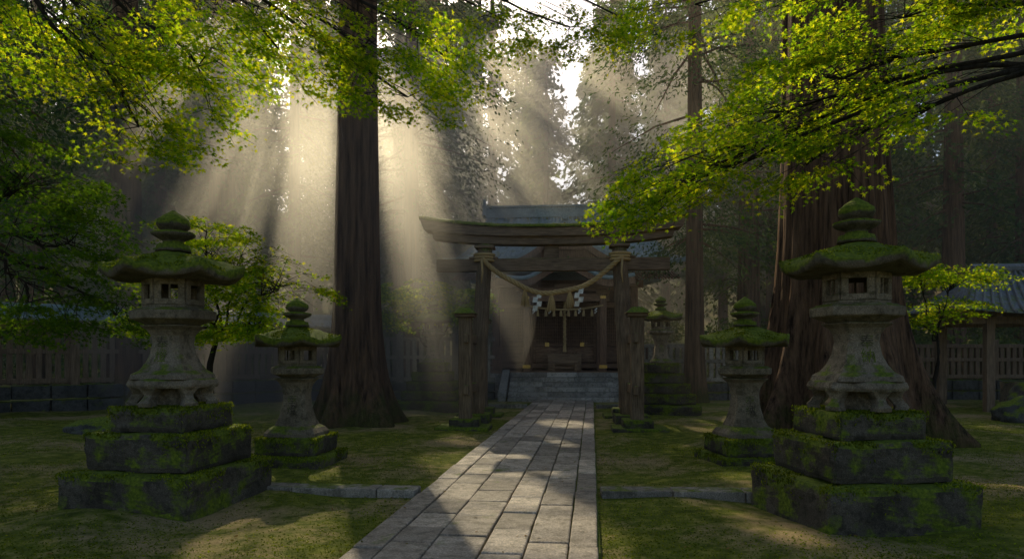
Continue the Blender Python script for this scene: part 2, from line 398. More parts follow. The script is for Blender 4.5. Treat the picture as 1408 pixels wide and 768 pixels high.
def lantern(kind,loc,rz,seed):
    e=empty('stone_lantern',(loc[0],loc[1],0),rz)
    if kind=='big':
        tiers=[(1.5,-.1,.42),(1.17,.42,.80),(.88,.80,1.06)]
        b=MB()
        for i in range(6):
            a=math.pi/6+i*math.pi/3
            d=Vector((math.cos(a),math.sin(a),0));t=Vector((-d.y,d.x,0))
            rg=[]
            for q,(ro,wd) in enumerate([(.44,.15),(.455,.14),(.42,.09),(.39,.09),(.40,.16),(.42,.20)]):
                z=1.06+[0,.04,.08,.12,.165,.20][q]; dd=.12
                rg.append([tuple(d*(ro-dd)-t*wd/2+Vector((0,0,z))),tuple(d*ro-t*wd/2+Vector((0,0,z))),tuple(d*ro+t*wd/2+Vector((0,0,z))),tuple(d*(ro-dd)+t*wd/2+Vector((0,0,z)))])
            b.loft(rg)
        b.loft([poly(.44,1.245,6,math.pi/6),poly(.46,1.28,6,math.pi/6),poly(.44,1.33,6,math.pi/6),poly(.38,1.35,6,math.pi/6)])
        b.loft([poly(.2,1.05,6,0),poly(.2,1.25,6,0)])
        b.ob('carved_foot',M_lan,e,bevel=.01)
        prof=dens([(1.34,.345),(1.39,.33),(1.43,.27),(1.50,.225),(1.60,.185),(1.72,.165),(1.80,.175),(1.86,.21),(1.90,.26),(1.91,.26)],2); zu,s=1.905,1.0
    elif kind=='small':
        tiers=[(1.12,-.1,.18),(.90,.18,.43)]
        prof=dens([(.42,.38),(.48,.375),(.54,.33),(.58,.26),(.68,.215),(.85,.175),(1.02,.16),(1.12,.175),(1.2,.21),(1.25,.26),(1.26,.26)],2); zu,s=1.255,.94
    else:
        tiers=[(1.85,-.1,.28),(1.6,.28,.55),(1.34,.55,.82),(1.08,.82,1.09),(.84,1.09,1.36)]
        prof=dens([(1.35,.3),(1.42,.29),(1.48,.22),(1.6,.18),(1.85,.15),(2.0,.17),(2.1,.22),(2.12,.22)],2); zu,s=2.115,.86
    b=MB(); b.loft([chsq(r,z) for z,r in prof]); b.ob('shaft',M_lan,e,bevel=.008)
    b=MB()
    for w,z0,z1 in tiers: b.rockbox((0,0,(z0+z1)/2),(w,w,z1-z0),10,.022,.05)
    b.ob('stepped_pedestal',M_base,e,smooth=False)
    moss_fuzz(e,tiers)
    kanji(e,'奉\n燈' if seed%2 else '奉\n納',prof,(1.66 if kind=='big' else .88 if kind=='small' else 1.78),.15)
    upper(e,zu,s,math.pi/6*(1) if kind!='small' else 0.0,seed)
lantern('big',(-3.66,7.38),-.20,1)
lantern('big',(3.42,6.78),.10,2)
lantern('small',(-3.13,9.95),-.12,3)
lantern('small',(3.36,9.85),.10,4)
lantern('tall',(4.05,18.6),-.06,5)
lantern('tall',(-2.3,20.0),-.06,6)

# ------------------------------------------------------------ rope helper
def rope(b,P,r,tw=9.0,ns=3):
    P=[Vector(p) for p in P]; L=0;
    for k in range(ns):
        L=0;pts=[]
        for i,p in enumerate(P):
            if i: L+=(P[i]-P[i-1]).length
            d=(P[min(i+1,len(P)-1)]-P[max(i-1,0)]).normalized(); a=d.cross(Vector((0,1,0))).normalized(); c=d.cross(a)
            an=tw*L/ (r*9)+2*math.pi*k/ns
            pts.append(p+(a*math.cos(an)+c*math.sin(an))*r*.55)
        b.tube(pts,r*.6,6)
def shide(b,x,y,z,s):
    w=.11*s;h=.12*s
    for k in range(4):
        o=(-.045 if k%2 else .045)*s
        zt=z-k*h*.82; 
        b.add([(x+o-w/2,y-.01*k,zt),(x+o+w/2,y-.01*k-.01,zt),(x+o+w/2-.02*s,y+.012*k,zt-h),(x+o-w/2-.02*s,y+.01,zt-h)],[(0,1,2,3)])
def tassel(b,x,y,z,s):
    for i in range(40):
        a=R.uniform(0,6.28); r=R.uniform(.02,.12)*s
        b.tube([(x+.02*s*math.cos(a),y+.02*s*math.sin(a),z),(x+r*.55*math.cos(a),y+r*.55*math.sin(a),z-.12*s),(x+r*math.cos(a),y+r*math.sin(a),z-.34*s*R.uniform(.85,1.1))],[.014*s,.014*s,.008*s],4)
    b.tube([(x,y,z+.05*s),(x,y,z-.05*s)],.035*s,8)

# ------------------------------------------------------------ torii
def torii():
    e=empty('torii_gate',(.93,16,0),-.075)
    b=MB()
    for sg in(-1,1):
        pts=[(sg*(1.80-.24*t),0,-.05+4.3*t) for t in [i/8 for i in range(9)]]
        b.tube(pts,[.20-.03*i/8 for i in range(9)],24)
    b.ob('pillars',M_tor,e,smooth=True)
    b=MB()
    for sg in(-1,1):
        for yy in(-1.5,1.5):
            b.box((sg*1.82,yy,1.22),(.27,.27,2.36))
        for zz in(.85,1.95): b.box((sg*1.78,0,zz),(.10,3.5,.2))
    b.ob('support_posts',M_tor,e,bevel=.02)
    b=MB()
    for sg in(-1,1):
        for yy in(-1.5,1.5):
            b.box((sg*1.82,yy,2.43),(.42,.42,.07)); b.box((sg*1.82,yy,2.53),(.50,.56,.13),None,.45)
    b.ob('post_caps',M_torx,e,bevel=.012)
    b=MB()
    for sg in(-1,1):
        for yy in(-1.5,1.5):
            b.rockbox((sg*1.82,yy,.12),(.62,.62,.24),4,.012,.03); b.rockbox((sg*1.86,yy,.01),(1.15,.9,.14),4,.012,.03)
        b.rockbox((sg*1.82,0,.1),(.75,.75,.24),4,.012,.03)
    b.ob('foot_stones',M_base,e)
    def beam(b,hl,zc,hz,dy,curve,cut,n=24,ztaper=0):
        rings=[]
        for i in range(n+1):
            u=-1+2*i/n; x=u*hl; z=zc+curve*abs(u)**2.6; hh=hz*(1+ztaper*abs(u)**2)
            cx=cut*(1 if u>0 else -1)*max(0,(abs(u)-.8)/.2)
            jt=noise.noise(Vector((x*2,zc*7,0)))*.006
            rings.append([(x-cx*.0,-dy/2+jt,z-hh/2),(x-cx*.0,dy/2+jt,z-hh/2),(x+cx,dy/2+jt,z+hh/2),(x+cx,-dy/2+jt,z+hh/2)])
        b.loft(rings)
    b=MB(); beam(b,2.72,3.70,.30,.17,0,0); beam(b,2.78,4.25,.20,.34,.16,.04)
    b.box((0,0,4.0),(.34,.13,.32)); 
    for sg in(-1,1):
        for s2 in(-1,1): b.box((sg*1.6+s2*.24,0,3.87),(.2,.24,.06),Matrix.Rotation(s2*.15,3,'Y'))
        b.box((sg*1.57,0,4.12),(.46,.46,.07))
    b.ob('crossbeams',M_torx,e,bevel=.015)
    b=MB(); beam(b,2.98,4.435,.20,.52,.20,.10,24,.25); b.ob('top_lintel',M_torx,e,bevel=.015)
    b=MB(); rings=[]
    n=60
    for i in range(n+1):
        u=-1+2*i/n;x=u*3.09;z=4.55+.215*abs(u)**2.6+.02*abs(u)**2
        o=[]
        for (yy,zz) in [(-.30,-.02),(-.31,.03),(-.2,.075),(0,.115),(.2,.075),(.31,.03),(.30,-.02)]:
            q=noise.noise(Vector((x*5,yy*6,3)))*.028+noise.noise(Vector((x*17,yy*16,3)))*.014
            o.append((x,yy+q,z+zz+(q if zz>0 else 0)))
        rings.append(o)
    b.loft(rings); b.ob('mossy_ridge',M_torm,e,smooth=True)
    m=5000;x=rng.uniform(-3.07,3.07,m);y=rng.uniform(-.3,.3,m);z=4.55+.235*np.abs(x/3.09)**2.6+.11*(1-np.abs(y)/.3)+.0
    C=np.stack([x,y,z],1);D=rng.normal(0,.6,(m,3));D[:,2]=abs(D[:,2])+.5
    V,F=rhombs(C,D,rng.normal(size=(m,3)),rng.uniform(.03,.07,m),rng.uniform(.012,.03,m)); from_np('moss',V,F,L_moss,e)
    b=MB(); P=[]
    for i in range(121):
        u=-1+2*i/120; P.append((u*1.62,-.22,3.02+.83*u*u-.0+.02*math.sin(9*u)))
    rope(b,P,.055)
    for sg in(-1,1):
        for k in range(3):
            zc=3.80+.07*k; b.tube([(sg*1.585+.23*math.cos(t),.23*math.sin(t),zc) for t in [2*math.pi*i/20 for i in range(21)]],.035,6)
        b.tube([(sg*1.62,-.25,3.8),(sg*1.60,-.27,3.5),(sg*1.63,-.26,3.25)],[.03,.025,.012],6)
    b.ob('shimenawa_rope',M_rope,e,smooth=True)
    f=lambda x:3.02+.83*(x/1.62)**2
    b=MB()
    for x in(-.62,.0,.42): tassel(b,x,-.22,f(x)-.05,1.05)
    b.ob('straw_tassels',M_rope,e)
    b=MB()
    for x in(-.32,.64): shide(b,x,-.24,f(x)-.03,1.0)
    b.ob('shide_paper',M_paper,e)
torii()

# ------------------------------------------------------------ shrine
def shrine():
    e=empty('shrine_building',(1.78,23.0,0),-.075)
    b=MB()
    for i in range(6):
        x=-1.95
        while x<1.9:
            w=min(R.uniform(.9,1.4),1.95-x); b.box((x+w/2,.15+.3*i+.2,.08+.16*i-.01),(w-.01,.7,.155)); x+=w
    b.ob('stone_steps',M_step,e,bevel=.012)
    b=MB()
    for sg in(-1,1):
        b.add([(sg*2.0,0,0),(sg*2.0,1.9,.0),(sg*2.0,1.9,1.05),(sg*2.0,0,.22),(sg*2.28,0,0),(sg*2.28,1.9,0),(sg*2.28,1.9,1.05),(sg*2.28,0,.22)],[(0,1,2,3),(7,6,5,4),(0,4,5,1),(3,2,6,7),(0,3,7,4),(1,5,6,2)])
    b.box((0,5.6,.45),(8.2,7.4,.9)); b.ob('stone_podium',M_step,e,bevel=.02)
    b=MB(); b.box((0,5.4,.93),(7.4,6.9,.08)); b.ob('veranda_deck',M_darkx,e,bevel=.01)
    b=MB()
    for x in(-1.42,1.42): b.box((x,2.5,2.5),(.26,.26,3.1))
    for x in(-2.75,-1.4,1.4,2.75):
        for y in(4.3,8.6): b.box((x,y,2.8),(.28,.28,3.7))
    b.ob('pillars',M_dark,e,bevel=.02)
    b=MB(); 
    b.box((0,2.5,3.72),(3.3,.2,.28)); b.box((0,2.5,4.03),(3.7,.24,.12))
    for x in(-1.42,0,1.42): b.box((x,2.5,3.91),(.5,.34,.12)); b.box((x,2.5,4.16),(.8,.2,.14))
    b.box((0,4.3,4.4),(6.2,.3,.3)); b.box((0,4.28,3.55),(5.5,.2,.2)); b.box((0,4.28,1.15),(5.5,.22,.18))
    for x in(-1.42,1.42): b.box((x,3.4,3.75),(.18,1.7,.24))
    b.ob('beams',M_darkx,e,bevel=.015)
    b=MB(); b.box((0,6.5,2.8),(5.35,4.0,3.5)); b.ob('wall_panels',M_inner,e)
    b=MB()
    for x0,x1 in((-2.6,-1.54),(-1.26,0),(0,1.26),(1.54,2.6)):
        z0,z1=1.3,3.4; n=int((x1-x0)/.085)
        for i in range(n+1): b.box((x0+.03+(x1-x0-.06)*i/n,4.40,(2.0+z1)/2),(.022,.03,z1-2.0))
        for z in np.arange(2.05,3.4,.13): b.box(((x0+x1)/2,4.378,z),(x1-x0-.06,.016,.022))
        b.box(((x0+x1)/2,4.37,1.98),(x1-x0-.04,.07,.08)); b.box((x0+.05,4.36,2.35),(.08,.06,2.1)); b.box((x1-.05,4.36,2.35),(.08,.06,2.1))
        b.box(((x0+x1)/2,4.41,1.6),(x1-x0-.2,.04,.6))
    b.ob('lattice_doors',M_darkx,e)
    b=MB()
    for x in(-.7,.7):
        b.box((x,4.33,2.0),(.16,.02,.16)); 
    for x in(-1.42,1.42): b.box((x,2.36,3.72),(.2,.01,.1)); b.box((x,2.36,1.15),(.29,.02,.12))
    b.ob('gold_fittings',M_gold,e)
    b=MB()
    for sg in(-1,1):
        for x in(2.35,3.0,3.6): b.box((sg*x,2.05,1.45),(.11,.11,1.0))
        for z in(1.2,1.5,1.84): b.box((sg*2.98,2.05,z),(1.5,.07,.07))
        for z in(1.2,1.5,1.84): b.box((sg*3.6,5.2,z),(.07,6.2,.07))
        for y in(3.5,5,6.5,8): b.box((sg*3.6,y,1.45),(.1,.1,1.0))
    b.ob('railing',M_dark,e,bevel=.008)
    b=MB(); b.box((0,3.0,1.32),(1.0,.5,.08))
    for x in(-.42,.42):
        for y in(2.82,3.18): b.box((x,y,1.13),(.08,.08,.33))
    b.box((0,3.0,1.1),(.9,.06,.08)); b.box((0,3.75,1.3),(1.3,.55,.66))
    for i in range(9): b.box((-.52+.13*i,3.75,1.66),(.04,.5,.05))
    b.ob('offering_box',wood('pale_wood',(.20,.125,.07),(.42,.28,.16),(1.2,14,14)),e,bevel=.01)
    b=MB(); P=[(0+.01*math.sin(i),2.75,3.7-1.75*i/60) for i in range(61)]; rope(b,P,.05,6); b.tube([(0,2.75,1.98),(0,2.75,1.7)],[.05,.08],8)
    b.tube([(-1.42+2.84*i/30,2.33,3.42-.16*(1-((i-15)/15)**2)) for i in range(31)],.035,6)
    for x in(-1.0,-.7,-.4,-.14,.14,.4,.7,1.0): b.tube([(x,2.33,3.28),(x,2.33,3.12),(x,2.33,3.02)],[.02,.055,.065],8)
    b.ob('bell_rope',M_rope,e)
    b=MB()
    for x in(-1.15,-.55,.55,1.15): shide(b,x,2.30,3.32,.5)
    b.ob('shide_paper',M_paper,e)
    yr,zr,ye,ze=6.4,7.5,2.7,4.75
    def slope(side):
        def f(u,v):
            x=(u*2-1); hw=3.3+1.3*v**1.2; y=yr+side*(yr-ye)*v
            z=zr-(zr-ze)*(1-(1-v)**1.55)+.42*abs(x)**3*v**2
            return (x*hw,y,z)
        return f
    b=MB()
    for sd in(-1,1): b.grid(slope(sd),24,12)
    o=b.ob('roof_slopes',M_roof,e,smooth=True); so=o.modifiers.new('s','SOLIDIFY'); so.thickness=.16; so.offset=0
    b=MB()
    for sd in(-1,1):
        f=slope(sd)
        for i in range(41): b.tube([Vector(f(i/40,j/12))+Vector((0,0,.1)) for j in range(13)],.035,5)
    b.box((0,yr,zr+.2),(6.8,.34,.42)); b.box((0,yr,zr+.45),(7.1,.5,.08))
    for sg in(-1,1): b.box((sg*3.45,yr,zr+.42),(.16,.55,.75),None,.6)
    b.ob('roof_ribs',M_roof,e)
    def dorm(u,v):
        x=(u*2-1); w=2.25; y=3.2+3.0*v; z=6.75-1.55*(1-(1-abs(x))**1.5)+.1*abs(x)**4
        return (x*w,y,z)
    b=MB(); b.grid(dorm,24,6); o=b.ob('gable_roof',M_roof,e); so=o.modifiers.new('s','SOLIDIFY'); so.thickness=.14; so.offset=0
    b=MB()
    for i in range(0,25,1):
        if i in(12,): continue
        b.tube([Vector(dorm(i/24,j/4))+Vector((0,0,.09)) for j in range(5)],.03,5)
    b.tube([(0,3.05,6.88),(0,6.3,6.88)],.13,8); b.ob('gable_ribs',M_roof,e)
    b=MB(); V=[];F=[]
    for i in range(25):
        p=dorm(i/24,0); V+=[(p[0],3.16,p[2]-.08),(p[0],3.16,p[2]-.36),(p[0],3.24,p[2]-.36),(p[0],3.24,p[2]-.08)]
    for i in range(24):
        for k in range(4): F.append((i*4+k,i*4+(k+1)%4,i*4+4+(k+1)%4,i*4+4+k))
    b.add(V,F); b.add([(-1.9,3.5,4.9),(1.9,3.5,4.9),(0,3.5,6.6)],[(0,1,2)]); 
    for i in range(-5,6): b.box((i*.3,3.45,5.0+ (1.3*(1-abs(i)/6))/2),(.05,.05,1.3*(1-abs(i)/6)+.1))
    b.box((0,3.42,5.15),(3.4,.1,.16)); b.box((0,3.40,5.7),(1.9,.1,.12)); b.ob('gable_boards',M_dark,e)
    def kara(u,v):
        x=(u*2-1)*2.5; y=1.45+2.4*v
        z=4.28+(.62*(.5+.5*math.cos(math.pi*x/1.55)) if abs(x)<1.55 else .0)+.10*(max(0,abs(x)-1.55))**1.5+.22*v
        return (x,y,z)
    b=MB(); b.grid(kara,40,6); o=b.ob('porch_roof',M_roof,e,smooth=True); so=o.modifiers.new('s','SOLIDIFY'); so.thickness=.14; so.offset=1
    b=MB(); V=[];F=[]
    for i in range(41):
        p=kara(i/40,0); V+=[(p[0],1.5,p[2]),(p[0],1.5,p[2]-.24),(p[0],1.6,p[2]-.24),(p[0],1.6,p[2])]
    for i in range(40):
        for k in range(4): F.append((i*4+k,i*4+(k+1)%4,i*4+4+(k+1)%4,i*4+4+k))
    b.add(V,F)
    for i in range(24):
        x=-2.3+4.6*i/23
        b.box((x,2.6,float(kara((x/2.5+1)/2,.45)[2])-.06),(.06,2.2,.07))
    for sg in(-1,1):
        for i in range(14): b.box((sg*(2.7+.12*i),3.7,4.68),(.06,1.8,.07),Matrix.Rotation(.25,3,'X'))
    b.ob('eave_boards',M_dark,e)
shrine()

# ------------------------------------------------------------ fences, walls, pavilion
def fence(name,p0,p1,h,base,mat,sp=.2,roof=False):
    p0=Vector(p0);p1=Vector(p1);L=(p1-p0).length;a=math.atan2(p1.y-p0.y,p1.x-p0.x)
    e=empty(name,(p0.x,p0.y,0),a)
    b=MB(); s=0
    while s<L:
        l=min(R.uniform(.5,1.0),L-s)
        for k in range(2): b.rockbox((s+l/2,0,base*(.25+.5*k)-.05*(k==0)),(l-.02,.5,base/2+.02*(k==0)),2,.02,.04)
        s+=l
    b.ob('stone_base',M_rock,e)
    b=MB(); n=int(L/sp)
    for i in range(n): b.box((i*sp+sp/2,0,(h+base)/2+R.uniform(-.006,.006)),(sp*.62,.11,h-base-.06))
    for i in range(int(L/2)+1): b.box((i*2,0,(h+base)/2+.05),(.24,.24,h-base+.16))
    for z in(base+.12,base+(h-base)*.55,h-.10): b.box((L/2,0,z),(L,.16,.13))
    b.ob('pickets',mat,e,bevel=.01)
    if roof:
        b=MB()
        def rf(sd):
            return lambda u,v:(u*L,sd*.55*v,h+.42-.32*(1-(1-v)**1.4))
        for sd in(-1,1): b.grid(rf(sd),2,5)
        for i in range(int(L/.22)):
            for sd in(-1,1): b.tube([Vector(rf(sd)((i*.22)/L,j/4))+Vector((0,0,.03)) for j in range(5)],.035,5)
        b.tube([(0,0,h+.47),(L,0,h+.47)],.09,8)
        b.ob('tile_cap',M_roof,e)
fence('stone_fence',(-6.0,24.6,0),(-.6,24.3,0),2.25,.6,M_fst,.24)
fence('stone_fence',(4.5,24.0,0),(13.0,24.3,0),2.0,.6,M_fst,.24)
fence('wooden_wall',(-17,15.5,0),(-6.2,24.6,0),2.45,.75,M_fw,.22,True)
fence('wooden_wall',(13.2,24.4,0),(26,24.4,0),2.0,.7,M_fw,.22,False)
def pavilion():
    e=empty('water_pavilion',(15.7,20.0,0),-.12)
    b=MB()
    for x in(-2.3,2.3):
        for y in(-1.3,1.3): b.box((x,y,1.4),(.22,.22,2.8))
    for y in(-1.3,1.3): b.box((0,y,2.55),(5.6,.16,.2))
    for x in(-2.3,2.3): b.box((x,0,2.72),(.16,3.6,.18))
    for i in range(20): b.box((-3+.31*i,0,2.75),(.07,3.9,.07))
    b.ob('frame',M_fw,e,bevel=.01)
    f=lambda sd:(lambda u,v:((u*2-1)*(2.0+1.5*v),sd*2.3*v,4.05-1.4*(1-(1-v)**1.5)+.18*abs(u*2-1)**3*v))
    b=MB()
    for sd in(-1,1): b.grid(f(sd),12,8)
    def g(sd): return lambda u,v:(sd*(2.0+1.5*v),(u*2-1)*2.3*v,4.05-1.4*(1-(1-v)**1.5)+.18*v)
    for sd in(-1,1): b.grid(g(sd),12,8)
    for sd in(-1,1):
        for i in range(27): b.tube([Vector(f(sd)(i/26,j/8))+Vector((0,0,.04)) for j in range(9)],.04,5)
        for i in range(17): b.tube([Vector(g(sd)(i/16,j/8))+Vector((0,0,.04)) for j in range(9)],.04,5)
    b.tube([(-2.1,0,4.15),(2.1,0,4.15)],.14,8)
    b.ob('tiled_roof',wood('pavilion_tile',(.10,.11,.12),(.24,.26,.27),(6,6,6),.1,.3,.5),e)
    b=MB(); b.rockbox((0,0,.4),(2.2,.9,.8),4,.03,.06); b.ob('stone_basin',M_lan,e)
pavilion()
def boulder(loc,r,seed):
    import bmesh
    bm=bmesh.new(); bmesh.ops.create_icosphere(bm,subdivisions=4,radius=1)
    for v in bm.verts:
        p=v.co.copy(); d=1+.35*noise.noise(p*1.1+Vector((seed,0,0)))+.12*noise.noise(p*3.3+Vector((seed,3,0)))
        v.co=Vector((p.x*r[0]*d,p.y*r[1]*d,p.z*r[2]*d))
    me=bpy.data.meshes.new('boulder'); bm.to_mesh(me); bm.free(); me.materials.append(M_rock)
    me.polygons.foreach_set('use_smooth',[True]*len(me.polygons))
    o=bpy.data.objects.new('boulder',me); o.location=loc; COL.objects.link(o)
boulder((12.1,16.2,.2),(.65,.45,.4),1); boulder((12.9,16.0,.25),(.6,.5,.5),5); boulder((12.6,16.6,.55),(.5,.4,.35),9)
boulder((-7.6,13.5,.05),(1.3,.6,.3),12); boulder((-6.2,14.3,.05),(.6,.4,.22),15)

# ------------------------------------------------------------ trees
def trunk(b,x,y,h,r,flare=.9,lobes=7,seg=72,fl_h=1.6,seed=0,groove=.05,lean=(0,0),top=.45):
    zs=[-.3,0,.1,.2,.35,.5,.7,.95,1.25,1.6,2.1,2.7,3.5,4.5]+list(np.linspace(5.5,h,max(4,int(h/1.5))))
    rings=[]
    for z in zs:
        base=r*(1-(1-top)*max(0,z)/h); fl=flare*r*math.exp(-max(z,0)/fl_h*2.2)
        o=[]
        for i in range(seg):
            t=2*math.pi*i/seg
            lob=.5+.5*math.cos(lobes*t+seed+1.3*math.sin(2*t+seed)); 
            gr=noise.noise(Vector((math.cos(t)*5+seed,math.sin(t)*5,z*.12)))+.6*noise.noise(Vector((math.cos(t)*13+seed,math.sin(t)*13,z*.2)))
            rr=base+fl*(.45+.75*lob**1.5)+gr*groove*r*1.3
            o.append((x+lean[0]*z+rr*math.cos(t),y+lean[1]*z+rr*math.sin(t),z))
        rings.append(o)
    b.loft(rings)
def cedar(x,y,h,r,cb,cr,nbr,lpb,size=.24,seg=20,mat=None,flare=.5,dosun=True,sig=.35,name='cedar_tree',**kw):
    z0=float(gh(x,y)); b=MB(); trunk(b,0,0,h,r,flare=flare,seg=seg,seed=x*3+y,top=.2,**kw)
    zt=rng.uniform(0,1,nbr)**.9; zb=cb+(h*.99-cb)*zt; az=rng.uniform(0,2*math.pi,nbr)
    L=cr*(1-zt*.88)**.75*rng.uniform(.55,1.12,nbr)
    low=zt<.12; L=np.where(low,L*rng.uniform(.5,1,nbr),L)
    rise=rng.uniform(-.25,.15,nbr); droop=rng.uniform(.25,.6,nbr)
    for k in range(nbr):
        if R.random()<.8:
            d=(math.cos(az[k]),math.sin(az[k])); P=[(d[0]*L[k]*s,d[1]*L[k]*s,zb[k]+L[k]*(rise[k]*s-droop[k]*s*s*.6)) for s in(0,.4,.85)]
            b.tube(P,[.055,.04,.012],4,False)
    tr=b.ob(name,M_bark,None,smooth=seg>40,loc=(x,y,z0))
    k=np.repeat(np.arange(nbr),lpb); s=rng.beta(2.0,1.3,len(k))*.95+.08
    cl=np.round(s*6+rng.uniform(-.2,.2,len(k)))/6; s=.6*s+.4*cl
    d=np.stack([np.cos(az[k]),np.sin(az[k]),np.zeros(len(k))],1)
    side=np.stack([-d[:,1],d[:,0],d[:,2]],1)
    P=d*(L[k]*s)[:,None]; P[:,2]=zb[k]+L[k]*(rise[k]*s-droop[k]*s*s*.6)
    wid=(L[k]*.28*np.sin(np.clip(s,0,1)*2.6)+.12)
    P+=side*(rng.normal(0,1,len(k))*wid)[:,None]; P[:,2]-=np.abs(rng.normal(0,sig,len(k)))*.9
    P+=rng.normal(0,.08,P.shape)
    W=P+np.array([x,y,z0]); 
    if dosun: kp=carve(W); P=P[kp];k=k[kp];d=d[kp];side=side[kp]
    n=len(P)
    D=d*.8+side*rng.normal(0,.7,n)[:,None]+rng.normal(0,.3,(n,3)); D[:,2]-=rng.uniform(.2,1.2,n)
    V,F=rhombs(P,D,rng.normal(size=(n,3)),size*rng.uniform(.6,1.5,n),size*.40*rng.uniform(.6,1.4,n))
    from_np('crown',V,F,mat or L_ced,tr)
    return tr
cedar(-3.55,15.6,30,.56,13,4.5,60,200,.24,72,flare=1.0,fl_h=1.9,lobes=6,dosun=True,lean=(.004,0))
cedar(6.0,12.6,34,1.0,14,6,70,200,.24,120,flare=1.0,fl_h=2.6,lobes=9,groove=.07,lean=(-.012,0))
cedar(-11.6,20.5,28,.5,7.5,4.8,110,220,.17,32)
cedar(-13,16,26,.5,4.5,4.6,120,240,.15,24)
cedar(-12.3,29,32,.66,9,5,130,150,.22,36)
cedar(-3.9,26.5,28,.36,6.0,4.4,100,230,.16,28)
cedar(-5.6,34,30,.42,6.5,5.0,130,150,.24,28)
cedar(6.1,22.8,27,.33,5.4,4.4,110,280,.15,28)
cedar(19.4,30,30,.5,7,5,120,120,.24,28)
cedar(13.3,29,28,.5,7,4.6,120,140,.22,28)
cedar(10.4,30,28,.55,4.8,4.2,120,150,.22,28,mat=L_ced2)
cedar(-8.6,27,24,.3,5,3.6,110,150,.20,24,mat=L_ced2)
for yy,sp,lp,sz in((34,6.0,90,.30),(40,5.6,75,.36),(47,5.8,60,.44),(55,6.2,60,.50),(64,7,55,.60),(75,8,50,.70)):
    half=.80*yy+4; x=-half+R.uniform(0,3)
    while x<half:
        hh=R.uniform(22,30)+(3 if yy>50 else 0)
        cand=[(x+R.uniform(-1.8,1.8),yy+R.uniform(-2.2,2.2)) for _ in range(8)]
        px,py=max(cand,key=lambda q:min(clearance(q[0],q[1],hh),.5)+R.random()*.01); a=px/py
        skip=(yy<37 and -3.5<px<9) or (yy<60 and .02<a<.17 and R.random()<.35) or (R.random()<.04)
        if not skip:
            if .0<a<.2: hh*=.86
            cedar(px,py,hh,R.uniform(.28,.5),R.uniform(1.5,7),R.uniform(3.8,5.4),110,lp,sz,14,mat=R.choice([L_ced,L_ced,L_ced2]),dosun=True)
        x+=sp
def undergrowth():
    P=[]
    for i in range(260):
        x=R.uniform(-30,34);y=R.uniform(26.5,40)
        if -3.5<x<8.5 and y<34: continue
        c=np.array([x,y,R.uniform(.2,2.2)+(y-26)*.12]); n=260; rad=R.uniform(.7,1.6)
        q=rng.normal(0,1,(n,3)); q=norm(q)*(rng.uniform(.5,1,(n,1))*rad); q[:,2]*=.7; P.append(c+q)
    P=np.concatenate(P);P=P[P[:,2]>0];n=len(P);D=rng.normal(size=(n,3))
    V,F=rhombs(P,D,rng.normal(size=(n,3)),rng.uniform(.12,.3,n),rng.uniform(.06,.14,n)); from_np('undergrowth',V,F,L_ced2)
undergrowth()

